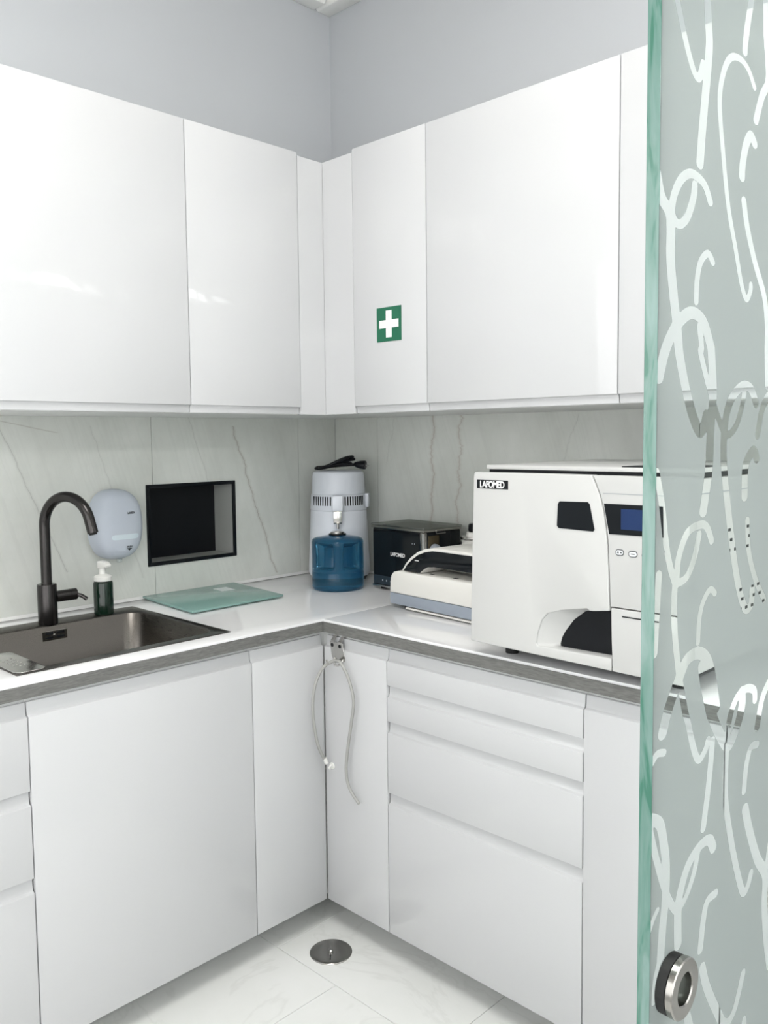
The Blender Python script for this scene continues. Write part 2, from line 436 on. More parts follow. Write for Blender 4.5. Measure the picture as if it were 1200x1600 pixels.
# ================================================================ lamps of the room
def ceiling_panel(cx, cy, hx, hy, label):
    t = thing('ceiling_light', label, 'ceiling light', (cx, cy, CZ))
    obj('frame', boxes((cx-hx-.02, cx+hx+.02, cy-hy-.02, cy-hy, CZ-.03, CZ-.0005), (cx-hx-.02, cx+hx+.02, cy+hy, cy+hy+.02, CZ-.03, CZ-.0005),
        (cx-hx-.02, cx-hx, cy-hy, cy+hy, CZ-.03, CZ-.0005), (cx+hx, cx+hx+.02, cy-hy, cy+hy, CZ-.03, CZ-.0005)), TRIM, t)
    obj('diffuser', boxes((cx-hx+.001, cx+hx-.001, cy-hy+.001, cy+hy-.001, CZ-.026, CZ-.016)), PANEL, t)
ceiling_panel(1.72, -1.72, .45, .45, 'large square ceiling light panel above the cabinet corner')
t = thing('linear_lamp', 'long thin wall lamp high on the wall facing the sink', 'wall lamp', (XE, -1.6, 2.16))
obj('housing', boxes((XE-.05, XE-.0005, -3.2, -.05, 2.16, 2.30)), TRIM, t)
obj('diffuser', boxes((XE-.06, XE-.0505, -3.19, -.06, 2.19, 2.27)), LINEAR, t)

# ================================================================ cabinets
GAP = .0015
def front(name, parent, run, a0, a1, z0, z1, plane, grip):
    a0 += GAP; a1 -= GAP; z0 += .001; z1 -= .001; T = .02
    if grip == 'top': prof = [(0, z0), (T, z0), (T, z1-.032), (.0125, z1-.0285), (.0105, z1-.02), (.0100, z1), (0, z1)]
    elif grip == 'bottom': prof = [(0, z1), (T, z1), (T, z0+.022), (.0125, z0+.020), (.0105, z0+.014), (.0100, z0), (0, z0)]
    else: prof = [(0, z0), (T, z0), (T, z1), (0, z1)]
    if run == 'L': bm = prism([(plane-T+d, z) for d, z in prof], 'y', a0, a1)
    else: bm = prism([(plane+T-d, z) for d, z in prof], 'x', a0, a1)
    return obj(name, bev(bm, .0007, 2, 20), GLOSS, parent, smooth=True, ang=40)
def carcass(parent, run, a0, a1, z0, z1, depth_front, wall, foot, top=True):
    """open box of boards: sides (down to the floor for base units), bottom, back, top rails"""
    t = .016; a0 += .0004; a1 -= .0004
    d0, d1 = wall, depth_front
    B = [(a0, a0+t, d0, d1, z0, z1), (a1-t, a1, d0, d1, z0, z1), (a0+t, a1-t, d0, d1, z0, z0+t)]
    s = 1 if d1 > d0 else -1
    B += [(a0+t, a1-t, d0, d0+s*.008, z0+t, z1)]
    if top: B += [(a0+t, a1-t, d0+s*.008, d1, z1-t, z1)]
    else: B += [(a0+t, a1-t, d1-s*.06, d1, z1-t, z1)]
    bm = bmesh.new()
    for A0, A1, D0, D1, za, zb in B:
        D0, D1 = min(D0, D1), max(D0, D1)
        if run == 'L': bm_box(bm, D0, D1, A0, A1, za, zb)
        else: bm_box(bm, A0, A1, D0, D1, za, zb)
    return obj('body', bm, CARC, parent)
bz0, bz1, dz1 = .08, .8945, .88
def base_cab(name, run, a0, a1, label, fronts, top=True):
    loc = ((F-.3, (a0+a1)/2, 0) if run == 'L' else ((a0+a1)/2, -F+.3, 0))
    t = thing(name, label, 'cabinet', loc)
    if run == 'L': carcass(t, 'L', a0, a1, bz0, bz1, F-.021, WX+.001, .0005, top)
    else: carcass(t, 'R', a0, a1, bz0, bz1, -F+.021, WY-.001, .0005, top)
    for q in (a0+.05, a1-.05):
        for dd in (.05, .44): obj('leg', lathe([(.018, .0005), (.018, bz0)], 10, (dd, q, 0) if run == 'L' else (q, -dd, 0)), BLACK, t)
    for nm, z0, z1 in fronts: front(nm, t, run, a0, a1, z0, z1, F if run == 'L' else -F, 'top')
    return t
E0 = 1.488
base_cab('drawer_cabinet', 'L', -2.09, -E0, 'white gloss base cabinet of three drawers at the left edge, beside the sink cabinet',
         [('drawer_front', .68, dz1), ('drawer_front', .48, .68), ('drawer_front', bz0, .48)])
base_cab('sink_cabinet', 'L', -E0, -.88, 'white gloss base cabinet with one wide door below the sink', [('door', bz0, dz1)], top=False)
base_cab('drawer_cabinet', 'R', .876, 1.4855, 'white gloss base cabinet of four drawers below the autoclave',
         [('drawer_front', .78, dz1), ('drawer_front', .68, .78), ('drawer_front', .48, .68), ('drawer_front', bz0, .48)])
base_cab('base_cabinet', 'R', 1.4855, 1.80, 'narrow white gloss base cabinet right of the four drawers, beside the glass edge', [('door', bz0, dz1)])
base_cab('base_cabinet', 'R', 1.80, 2.40, 'wide white gloss base cabinet seen only through the glass door', [('door', bz0, dz1)])
# corner unit with two doors meeting in the inner corner
cc = thing('corner_cabinet', 'white gloss corner base cabinet with two narrow doors meeting at the inner corner', 'cabinet', (.3, -.3, 0))
k = F - .021
obj('body', bev(prism([(WX+.001, WY-.001), (WX+.001, -.8795), (k, -.8795), (k, -k), (.8755, -k), (.8755, WY-.001)], 'z', .0805, bz1), .0005, 1), CARC, cc)
obj('leg', lathe([(.02, .0005), (.02, .0800)], 12, (.2, -.2, 0)), BLACK, cc); obj('leg', lathe([(.02, .0005), (.02, .0800)], 12, (.4, -.75, 0)), BLACK, cc); obj('leg', lathe([(.02, .0005), (.02, .0800)], 12, (.75, -.4, 0)), BLACK, cc)
front('door', cc, 'L', -.88, -F-.001, bz0, dz1, F, 'top')
front('door', cc, 'R', F+.001, .876, bz0, dz1, -F, 'top')
# plinths
KX = .50
tag(obj('plinth_board', bev(boxes((KX-.015, KX, -2.09, -KX, .0005, .0795)), .001, 1), PLINTH), 'recessed grey plinth board below the sink-side cabinets', 'plinth')
tag(obj('plinth_board', bev(boxes((KX-.015, 2.40, -KX, -KX+.015, .0005, .0795)), .001, 1), PLINTH), 'recessed grey plinth board below the drawer-side cabinets', 'plinth')

# worktops
hx0, hx1, hy0, hy1 = .062, .553, -1.473, -.929
wz0 = .895
wt = thing('worktop', 'white gloss worktop around the sink with grey front edge', 'worktop', (.3, -1, wz0))
bm = bmesh.new()
X0, X1, Y0, Y1 = WX+.001, .633, -2.095, WY-.001
O = [(X0, Y0), (X1, Y0), (X1, Y1), (X0, Y1)]; H = [(hx0, hy0), (hx1, hy0), (hx1, hy1), (hx0, hy1)]
def ringmesh(bm, O, H, z0, z1):
    V = {}
    for nm, P in (('o', O), ('h', H)):
        for i, (x, y) in enumerate(P):
            for z in (z0, z1): V[nm, i, z] = bm.verts.new((x, y, z))
    for i in range(4):
        j = (i+1) % 4
        for z in (z0, z1): bm.faces.new((V['o', i, z], V['o', j, z], V['h', j, z], V['h', i, z]))
        for nm in 'oh': bm.faces.new((V[nm, i, z0], V[nm, j, z0], V[nm, j, z1], V[nm, i, z1]))
    bmesh.ops.recalc_face_normals(bm, faces=bm.faces)
ringmesh(bm, O, H, wz0, Z0); obj('slab', bev(bm, .0015, 2), TOPW, wt, smooth=True)
obj('edge_band', bev(prism([(.6335, -2.095), (.637, -2.095), (.637, -.6372), (.6335, -.6335)], 'z', wz0, .9245), .0006, 1), EDGE, wt)
obj('seal', prism([(WX+.001, Z0+.0003), (WX+.009, Z0+.0003), (WX+.001, Z0+.009)], 'y', -2.095, WY-.002), SEAL, wt)
wt2 = thing('worktop', 'white gloss worktop under the autoclave and sealing machine', 'worktop', (1.5, -.3, wz0))
obj('slab', bev(boxes((.6342, 2.40, -.633, WY-.001, wz0, Z0)), .0015, 2), TOPW, wt2, smooth=True)
obj('edge_band', bev(prism([(.6342, -.6335), (.638, -.637), (2.40, -.637), (2.40, -.6335)], 'z', wz0, .9245), .0006, 1), EDGE, wt2)
obj('seal', prism([(WY-.001, Z0+.0003), (WY-.009, Z0+.0003), (WY-.001, Z0+.009)], 'x', -.04, 2.40), SEAL, wt2)

# wall cabinets
def wall_cab(run, a0, a1, label):
    loc = ((0, (a0+a1)/2, UZ0) if run == 'L' else ((a0+a1)/2, 0, UZ0))
    t = thing('wall_cabinet', label, 'cabinet', loc)
    if run == 'L': carcass(t, 'L', a0, a1, UZ0, UZ1, U-.021, WX+.001, UZ0)
    else: carcass(t, 'R', a0, a1, UZ0, UZ1, -U+.021, WY-.001, UZ0)
    front('door', t, run, a0, a1, UZ0, UZ1, U if run == 'L' else -U, 'bottom')
wall_cab('L', -1.512, -.912, 'wide white gloss wall cabinet over the sink at the left edge')
wall_cab('L', -.912, -.512, 'narrow white gloss wall cabinet over the niche, left of the corner panel')
wall_cab('R', .545, .845, 'narrow white gloss wall cabinet bearing the green first-aid sign')
wall_cab('R', .845, 1.4445, 'wide white gloss wall cabinet directly above the autoclave')
wall_cab('R', 1.4445, 2.0445, 'white gloss wall cabinet next to and behind the glass edge')
wall_cab('R', 2.0445, 2.40, 'narrow white gloss wall cabinet wholly behind the patterned glass')
cw = thing('corner_wall_cabinet', 'white corner wall unit closed by two plain filler panels above the distiller', 'cabinet', (.15, -.15, UZ0))
k = U - .021; zt = 2.318
obj('body', prism([(WX+.001, WY-.001), (WX+.001, -.5115), (k, -.5115), (k, -k), (.5445, -k), (.5445, WY-.001)], 'z', UZ0+.0005, zt), CARC, cw)
obj('filler_panel', bev(boxes((U-.02, U-.0015, -.5105, -U+.002, UZ0, zt)), .0006, 1), GLOSS, cw)
obj('filler_panel', bev(boxes((U-.0013, .5438, -U+.0015, -U+.02, UZ0, zt)), .0006, 1), GLOSS, cw)

# ================================================================ sink and what stands around it
sk = thing('sink', 'rectangular brushed steel inset sink with deep rounded bowl', 'sink', (.31, -1.2, Z0))
scx, scy = .310, -1.201
rim_o = rrect(scx, scy, .263, .289, .003); bx, by, bhx, bhy = .330, -1.201, .208, .266
zr = Z0 + .0005
rings = [[(x, y, zr) for x, y in rim_o], [(x, y, zr+.0018) for x, y in rim_o], [(x, y, zr+.0018) for x, y in rrect(bx, by, bhx+.004, bhy+.004, .052)],
         [(x, y, zr-.002) for x, y in rrect(bx, by, bhx, bhy, .05)], [(x, y, Z0-.15) for x, y in rrect(bx, by, bhx-.008, bhy-.008, .05)],
         [(x, y, Z0-.172) for x, y in rrect(bx, by, bhx-.018, bhy-.018, .045)], [(x, y, Z0-.180) for x, y in rrect(bx, by, bhx-.045, bhy-.045, .03)]]
obj('bowl', loft(rings, cap1=True), SINK, sk, smooth=True, ang=50)
obj('drain', lathe([(0, .0005), (.045, .0005), (.045, .003), (.038, .004), (.03, .002), (0, .002)], 24, (bx, by, Z0-.180)), CHROME, sk, smooth=True)
ov = obj('overflow', bev(boxes((bx-bhx-.0006, bx-bhx+.0022, -1.234, -1.161, Z0-.042, Z0-.014)), .001, 1), CHROME, sk)
obj('overflow_screw', lathe([(0, 0), (.004, 0), (.004, .002), (0, .0025)], 10), CHROME, ov, world=True,
    M=Matrix.Translation((bx-bhx+.002, -1.1975, Z0-.028)) @ Matrix.Rotation(PI/2, 4, 'Y'))
for yy in (-1.225, -1.192):
    for zz in (Z0-.024, Z0-.036):
        obj('overflow_slot', boxes((bx-bhx+.0021, bx-bhx+.0030, yy, yy+.022, zz, zz+.006)), BLACK, ov)
tr = obj('drip_tray', bev(prism(rrect(.462, -1.452, .106, .036, .018), 'z', zr+.002, zr+.005), .001, 2), CHROME, sk, smooth=True)
for i in range(5):
    for j in range(3):
        obj('tray_dimple', lathe([(0, .0016), (.0024, .0012), (.0036, 0)], 8, (.425 + i*.019 + (j % 2)*.008, -1.468 + j*.013, zr+.005)), STEEL, tr, smooth=True)

fa = thing('faucet', 'gunmetal swan-neck kitchen tap standing behind the sink bowl', 'faucet', (.100, -1.205, zr+.0018))
fx, fy, fz = .100, -1.205, zr+.0019
obj('base', lathe([(0, 0), (.0265, 0), (.0268, .002), (.0268, .112), (.0255, .115), (0, .115)], 28, (fx, fy, fz)), GUN, fa, smooth=True)
dr = Vector((math.cos(.36), math.sin(.36), 0)); R = .084
path = [Vector((fx, fy, fz+.114)), Vector((fx, fy, fz+.19)), Vector((fx, fy, fz+.26))]
for i in range(0, 25):
    a = PI*1.0*i/24*.925
    path.append(Vector((fx, fy, fz+.281)) + dr*(R - R*math.cos(a)) + Vector((0, 0, R*math.sin(a))))
dl = (path[-1]-path[-2]).normalized(); path += [path[-1] + dl*.018, path[-1] + dl*.036]
sp = obj('spout', tube(path, .0148, 18), GUN, fa, smooth=True, ang=60)
d = (path[-1]-path[-2]).normalized()
obj('aerator', tube([path[-1]-d*.001, path[-1]+d*.004], .0105, 16), RUBBER, sp, smooth=True)
lv = obj('lever_hub', tube([(fx, fy+.0235, fz+.075), (fx, fy+.065, fz+.075)], .0165, 20), GUN, fa, smooth=True)
obj('lever_cap', tube([(fx, fy+.0655, fz+.075), (fx, fy+.085, fz+.075)], .0168, 20), GUN, lv, smooth=True)
obj('lever', tube(spline([(fx+.004, fy+.078, fz+.075), (fx+.018, fy+.092, fz+.071), (fx+.030, fy+.104, fz+.060)], 5), .0058, 10), GUN, lv, smooth=True)

bt = thing('soap_bottle', 'dark green pump bottle with white pump head beside the tap', 'bottle', (.101, -1.030, zr+.0018))
bxx, byy, bz = .092, -1.030, zr+.0019
obj('bottle', lathe([(0, 0), (.026, 0), (.0285, .003), (.0285, .094), (.026, .099), (.016, .101), (0, .101)], 28, (bxx, byy, bz)), GREENB, bt, smooth=True)
pp = obj('pump', lathe([(.0, .1015), (.026, .1015), (.0265, .105), (.0265, .114), (.021, .118), (.013, .120), (.010, .122), (.010, .138), (.0, .138)], 24, (bxx, byy, bz)), WHITEP, bt, smooth=True)
obj('pump_head', bev(prism([(-.011, 0), (.014, 0), (.016, .006), (.026, .004), (.027, .011), (.016, .020), (-.009, .022), (-.011, .02)], 'y', -.010, .010), .003, 2), WHITEP, pp, smooth=True,
    M=Matrix.Translation((bxx, byy, bz+.1385)) @ Matrix.Rotation(.25, 4, 'Z'))

# wall soap dispenser: rounded shell
ds = thing('soap_dispenser', 'pale translucent oval soap dispenser mounted on the tiled wall', 'soap dispenser', (WX, -.915, 1.10))
dcy, dcz, dry, drz = -.927, 1.189, .083, .1115
def se(k, x, n=40, e=2.5, dz=0):
    out = []
    for i in range(n):
        a = 2*PI*i/n; c, s = math.cos(a), math.sin(a)
        out.append((x, dcy + dry*k*math.copysign(abs(c)**(2/e), c), dcz + dz + drz*k*math.copysign(abs(s)**(2/e), s)))
    return out
obj('back_plate', loft([se(.93, WX+.0005), se(.95, WX+.004), se(.95, WX+.012)], cap0=True, cap1=True), WHITEP, ds, smooth=True)
obj('soap_bag', loft([se(.6, WX+.0125), se(.72, WX+.03), se(.70, WX+.05), se(.4, WX+.062)], cap0=True, cap1=True), DISPI, ds, smooth=True)
sh = [se(1.0, WX+.012), se(1.0, WX+.030), se(.985, WX+.046), se(.95, WX+.060), se(.87, WX+.074), se(.72, WX+.085), se(.50, WX+.091), se(.22, WX+.0935)]
inn = [[(x-.0025, dcy+(y-dcy)*.965, dcz+(z-dcz)*.965) for x, y, z in r] for r in sh[::-1]]; inn[-1] = [(WX+.012, y, z) for x, y, z in inn[-1]]
bm = loft(sh, cap1=True); bm2 = loft(inn, cap0=True, bm=bm)
cov = obj('cover', bm2, DISP, ds, smooth=True, ang=50)
prof_x = [(0, .0935), (.22, .0935), (.50, .091), (.72, .085), (.87, .074), (.95, .060), (.985, .046), (1.0, .030)]
def surf(y, z):
    k = ((abs(y-dcy)/dry)**2.5 + (abs(z-dcz)/drz)**2.5)**.4
    for (k0, x0), (k1, x1) in zip(prof_x, prof_x[1:]):
        if k <= k1: return WX + x0 + (x1-x0)*(k-k0)/(k1-k0)
    return WX + .03
def wrap(o, lift):
    """lay a flat print onto the curved cover"""
    off = OFF[o.name]
    for v in o.data.vertices: v.co.x = surf(v.co.y + off.y, v.co.z + off.z) - off.x + lift
def patch(name, pts, m, lift, n=10):
    """thin raised patch following the cover: a grid over the rounded rectangle"""
    cy_, cz_, hy_, hz_ = pts; g_ = []
    for i in range(n+1): g_.append([(WX, cy_ + hy_*(2*i/n-1)*math.sqrt(max(0, 1-.35*(2*j/n-1)**4)), cz_ + hz_*(2*j/n-1)) for j in range(n+1)])
    bm = bmesh.new(); V = [[bm.verts.new(q) for q in r] for r in g_]
    for i in range(n):
        for j in range(n): bm.faces.new((V[i][j], V[i+1][j], V[i+1][j+1], V[i][j+1]))
    o = obj(name, bm, m, cov, smooth=True); wrap(o, lift); return o
LEVEL = mat('pale_teal_window', (.66, .75, .80), .2)
patch('level_window', (dcy+.004, dcz-.036, .046, .008), LEVEL, .0006)
patch('push_button', (dcy-.012, dcz-.080, .018, .013), DISP, .0012)
obj('spout', lathe([(0, 0), (.008, 0), (.010, .02), (0, .02)], 14, (WX+.05, dcy+.002, dcz-drz-.008)), CLEARP, ds, smooth=True)
wrap(text('print', 'LOSDI', .009, (WX+.09, dcy+.024, dcz+.038), FACE_L, INKD, cov, .04), .0012)
wrap(obj('arrow_print', prism([(dcy+.008, dcz-.073), (dcy+.028, dcz-.073), (dcy+.018, dcz-.081)], 'x', WX+.0950, WX+.0954), INKD, cov), .0016)
wrap(text('print', 'PUSH', .0075, (WX+.095, dcy+.018, dcz-.0680), FACE_L, INKD, cov, .04), .0016)

# glass chopping board
cb = thing('cutting_board', 'green tempered glass chopping board lying on the worktop below the niche', 'cutting board', (.12, -.66, Z0))
pts = [(-.032, -.830), (-.028, -.470), (.294, -.505), (.300, -.856)]
obj('glass_plate', bev(prism(pts, 'z', Z0+.0055, Z0+.0125), .0012, 2), BOARD, cb, smooth=True)
for (x, y), (sx, sy) in zip(pts, ((1, 1), (1, -1), (-1, -1), (-1, 1))):
    obj('foot', lathe([(0, 0), (.010, 0), (.009, .0048), (0, .0048)], 14, (x + sx*.028, y + sy*.028, Z0+.0004)), CLEARP, cb, smooth=True)
st = obj('sticker', prism([(.03, -.60), (.095, -.607), (.100, -.556), (.035, -.549)], 'z', Z0+.0126, Z0+.0129), STICK, cb)

# ================================================================ water distiller, jug, cord
dx, dy = .140, -.112; ph = -.77
wd = thing('water_distiller', 'round pale grey countertop water distiller in the worktop corner', 'water distiller', (dx, dy, Z0))
obj('base', lathe([(0, .0005), (.098, .0005), (.104, .010), (.104, .016), (0, .016)], 48, (dx, dy, Z0)), BLACK, wd, smooth=True)
obj('lower_body', lathe([(0, .0162), (.108, .0162), (.1145, .030), (.114, .036), (.1035, .255), (.1025, .258), (0, .258)], 64, (dx, dy, Z0)), LGREY, wd, smooth=True)
bd = obj('vent_band', lathe([(0, .2585), (.1030, .2585), (.1045, .262), (.1010, .315), (.0995, .318), (0, .318)], 64, (dx, dy, Z0)), LGREY, wd, smooth=True)
obj('dome', lathe([(0, .3183), (.0985, .3183), (.0990, .321), (.0955, .388), (.0925, .397), (.085, .402), (0, .403)], 64, (dx, dy, Z0)), LGREY, wd, smooth=True)
for s in (-1, 1):
    for i in range(9):
        a = ph + s*math.radians(15 + i*5.6)
        M = Matrix.Translation((dx, dy, Z0)) @ Matrix.Rotation(a, 4, 'Z')
        obj('vent_slot', boxes((.1005, .1038, -.0021, .0021, .278, .311)), BLACK, bd, M=M)
def rad(x0, x1, hw, z0, z1, b=.003): return bev(boxes((x0, x1, -hw, hw, z0, z1)), b, 2), Matrix.Translation((dx, dy, Z0)) @ Matrix.Rotation(ph, 4, 'Z')
bm, M = rad(.097, .150, .0195, .263, .318, .005); obj('spout_housing', bm, LGREY, wd, smooth=True, M=M)
bm, M = rad(.120, .147, .0150, .2175, .2625, .002); sp = obj('spout', bm, CHROME, wd, smooth=True, M=M)
nzp = Vector((dx + .1335*math.cos(ph), dy + .1335*math.sin(ph), Z0))
obj('nozzle', tube([nzp + Vector((0, 0, .2174)), nzp + Vector((0, 0, .199))], .0042, 12), CHROME, sp, smooth=True)
a = ph + math.radians(82)
obj('side_clip', bev(boxes((.100, .114, -.018, .018, .268, .318)), .003, 2), LGREY, wd, smooth=True, M=Matrix.Translation((dx, dy, Z0)) @ Matrix.Rotation(a, 4, 'Z'))

jx, jy = dx + .2095*math.cos(ph), dy + .2095*math.sin(ph)
jg = thing('water_jug', 'translucent blue water jug in front of the distiller', 'water jug', (jx, jy, Z0))
bm = bmesh.new(); prof = [(.082, .0005), (.088, .004), (.0905, .012), (.0905, .060), (.0890, .063), (.0905, .066), (.0905, .075), (.0905, .082), (.0905, .090), (.0905, .12), (.0905, .150), (.0905, .158), (.0900, .166), (.086, .174), (.076, .179), (.034, .186), (.026, .187)]
n = 96; rings = []
def sstep(a, b, x):
    t = min(1, max(0, (x-a)/(b-a))); return t*t*(3-2*t)
for r, z in prof:
    rg = []
    for i in range(n):
        t = 2*PI*i/n; q = math.degrees((t + PI) % (2*PI) - PI)
        m1 = sstep(-52, -47, q)*(1-sstep(-11, -6, q)); m2 = sstep(13, 18, q)*(1-sstep(52, 57, q))
        kz = sstep(.077, .083, z)*(1-sstep(.154, .163, z))
        rr = r - .026*max(m1, m2)*kz
        rg.append((jx + rr*math.cos(t+ph), jy + rr*math.sin(t+ph), Z0+z))
    rings.append(rg)
jb = obj('jug_body', loft(rings, cap0=True, cap1=True), JUGB, jg, smooth=True, ang=45)
mx_, my_ = dx + .1335*math.cos(ph), dy + .1335*math.sin(ph)
cp = obj('cap', lathe([(0, 0), (.024, 0), (.0245, .002), (.0245, .010), (.021, .0115), (0, .0115)], 28, (jx, jy, Z0+.1872)), STEEL, jg, smooth=True)
obj('rim_ring', lathe([(.0245, .0), (.030, .0), (.0305, .004), (.0250, .005)], 28, (jx, jy, Z0+.1872)), BLACK, cp, smooth=True)

cd = thing('power_cord', 'coiled black power cord with plug lying on top of the distiller', 'power cord', (dx, dy, Z0+.404))
zt = Z0 + .4034; hv = Vector((rt.x, rt.y, 0)); dv = Vector((fw.x, fw.y, 0)).normalized(); up0 = Vector((0, 0, 1)); cc0 = Vector((dx, dy, zt))
path = []
for i in range(0, 260):
    t = i/259*2*PI*5.5; k = i/259
    xh = -.012 + (.060 + .012*math.sin(7*k))*math.cos(t + .5*k)
    lift = sstep(-.075, .055, xh)
    path.append(cc0 + hv*xh + dv*(.040*math.sin(t)*(.7+.3*k) + .010*math.sin(9*k)) + up0*(.0064 + lift*(.006 + .036*abs(math.sin(2.9*k+.3))) + .004*k))
tail = [path[-1], cc0 + hv*.055 + dv*(-.01) + up0*.020, cc0 + hv*.075 + dv*(-.02) + up0*.014]
obj('cable', tube(path + spline(tail, 6)[1:], .0056, 8), BLACK, cd, smooth=True, ang=60)
A = cc0 + hv*.060 + dv*(-.014) + up0*.021; B = cc0 + hv*.103 + dv*(-.026) + up0*.018
pg = obj('plug', tube([A, A.lerp(B, .15), A.lerp(B, .5), A.lerp(B, .9), B], [.006, .010, .0145, .0165, .0150], 16), BLACK, cd, smooth=True, ang=60)
dd = (B-A).normalized(); sd = dd.cross(up0).normalized()
for s in (-1, 1): obj('pin', tube([B + sd*.0075*s - dd*.001, B + sd*.0075*s + dd*.010], .0024, 8), CHROME, pg, smooth=True)

# ================================================================ black box with clear lid
bb = thing('lubrication_unit', 'square black countertop device with smoked clear lid and grey side knob', 'dental device', (.378, -.172, Z0), math.radians(-5))
W_, D_, H_ = .258, .170, .212
obj('casing', bev(boxes((0, W_, .002, D_, .014, H_)), .003, 2), BLACKG, bb, world=False, smooth=True)
obj('back_bulge', bev(prism([(W_*.45, D_+.0005), (W_-.004, D_+.0005), (W_+.010, D_+.012), (W_+.012, D_+.026), (W_*.5, D_+.026)], 'z', .016, .165), .004, 2), BLACK, bb, world=False, smooth=True)
obj('front_panel', bev(boxes((.004, W_-.018, -.0015, .0015, .050, H_-.006)), .001, 1), BLACKG, bb, world=False)
obj('reflection_strip', bev(boxes((.004, W_-.018, -.0015, .0015, .018, .049)), .001, 1), mat('painted_reflection', (.03, .04, .05), .15), bb, world=False)  # reflection on the lower front, painted as a grey-blue strip
obj('corner_strip', bev(boxes((W_-.016, W_+.002, -.003, .014, .014, H_-.001)), .003, 2), STEEL, bb, world=False, smooth=True)
obj('bottom_strip', boxes((.0, W_, -.002, .002, .010, .0155)), STEEL, bb, world=False)
lid = obj('lid', bev(boxes((-.004, W_+.006, -.006, D_+.004, H_+.008, H_+.016)), .003, 3), LIDC, bb, world=False, smooth=True)
obj('lid_rim', bev(boxes((-.003, W_+.005, -.005, D_+.002, H_+.0005, H_+.0075)), .002, 2), mat('brushed_grey_metal', (.36, .35, .32), .3, 1), lid, world=False, smooth=True)
obj('clasp', tube([(W_+.006, .050, H_+.004), (W_+.010, .048, H_-.006), (W_+.010, .090, H_-.006), (W_+.006, .088, H_+.004), (W_+.006, .050, H_+.004)], .0013, 8), CHROME, lid, world=False)
obj('side_window', bev(boxes((W_-.0005, W_+.001, .020, .070, H_-.055, H_-.012)), .001, 1), mat('bronze_reflective_panel', (.16, .13, .08), .2, .8), bb, world=False)
kn = lathe([(0, 0), (.0225, 0), (.022, .008), (.018, .016), (.010, .021), (0, .022)], 24)
obj('knob', kn, KNOB, bb, world=False, smooth=True, M=Matrix.Translation((W_+.002, .046, .150)) @ Matrix.Rotation(PI/2, 4, 'Y'))
for q in (.205, .216): obj('indicator', lathe([(0, 0), (.0022, 0), (.0018, .001), (0, .001)], 10), KNOB, bb, world=False, M=Matrix.Translation((q, -.0016, .172)) @ Matrix.Rotation(PI/2, 4, 'X'))
text('logo', 'LAFOMED', .0175, (.132, -.0019, .128), FACE_R, INKW, bb, .03, world=False, space=.9)
for q in (.05, .07, .092): obj('icon_print', boxes((q, q+.006, -.0019, -.0016, .030, .036)), KNOB, bb, world=False)
for x in (.03, W_-.03):
    for y in (.025, D_-.025): obj('foot', lathe([(0, 0), (.012, 0), (.012, .0138), (0, .0138)], 14, (x, y, .0003)), RUBBER, bb, world=False)

# ================================================================ heat sealing machine
sl = thing('sealing_machine', 'low cream heat sealing machine with black arched arm left of the autoclave', 'sealing machine', (.655, -.376, Z0), math.radians(-5.5))
L_ = .455; DP = .225
obj('base', bev(prism([(.003, .012), (L_, .012), (L_, .046), (0, .046), (0, .020)], 'y', 0, DP), .003, 2), GREYP, sl, world=False, smooth=True)
obj('body', bev(prism([(.000, .0465), (.002, .080), (.007, .100), (.018, .111), (.036, .116), (L_, .116), (L_, .0465)], 'y', -.001, DP), .005, 3), CREAM, sl, world=False, smooth=True)
outer = [(.042, .117), (.060, .140), (.084, .162), (.113, .180), (.146, .192), (.180, .198), (.230, .199), (L_, .199)]
inner = [(L_, .145), (.186, .145), (.164, .142), (.150, .135), (.138, .126), (.130, .117)]
am = obj('arm', bev(prism(outer + inner, 'y', .012, .165), .004, 2), CREAM, sl, world=False, smooth=True)
of2 = [(.056, .119), (.072, .138), (.094, .156), (.120, .172), (.151, .1835), (.183, .1895), (.230, .1905), (L_-.004, .1905)]
in2 = [(L_-.004, .143), (.188, .143), (.163, .140), (.148, .133), (.136, .125), (.128, .119)]
pl = obj('arm_cover', bev(prism(of2 + in2, 'y', .0080, .0115), .0012, 2), BLACKG, am, world=False, smooth=True)
obj('badge', boxes((.108, .126, .0072, .0078, .1535, .1565)), SIGNW, pl, world=False)
obj('sealing_chamber', boxes((.150, L_-.003, .110, .120, .1175, .1445)), BLACK, sl, world=False)
obj('sealing_bar', bev(boxes((.165, L_-.004, .080, .092, .124, .131)), .002, 2), STEEL, sl, world=False)
for x in (.150, .250, .350): obj('guide_slot', boxes((x, x+.016, .0265, .0345, .1161, .1167)), BLACK, sl, world=False)
obj('film_tray', bev(boxes((.075, L_-.01, -.002, .020, .0045, .0095)), .001, 1), CREAM, sl, world=False)
for x in (.05, L_-.05):
    for y in (.035, DP-.035): obj('foot', lathe([(0, 0), (.014, 0), (.013, .0118), (0, .0118)], 14, (x, y, .0003)), RUBBER, sl, world=False)

# small canister behind
cn = thing('canister', 'small cream canister with black lid knob, peeking out left of the autoclave', 'canister', (.752, -.070, Z0))
obj('pot', lathe([(0, .0005), (.034, .0005), (.036, .01), (.042, .13), (.047, .185), (.047, .190), (0, .190)], 32, (.752, -.070, Z0)), CREAM, cn, smooth=True)
obj('rim', lathe([(.0, .1903), (.050, .1903), (.0515, .194), (.050, .199), (0, .199)], 32, (.752, -.070, Z0)), STEEL, cn, smooth=True)
ld = obj('lid', lathe([(0, .1993), (.032, .1993), (.030, .213), (0, .215)], 28, (.752, -.070, Z0)), CREAM, cn, smooth=True)
obj('lid_knob', lathe([(0, .2152), (.024, .2152), (.025, .219), (.025, .236), (.022, .240), (0, .240)], 24, (.752, -.070, Z0)), BLACK, ld, smooth=True)

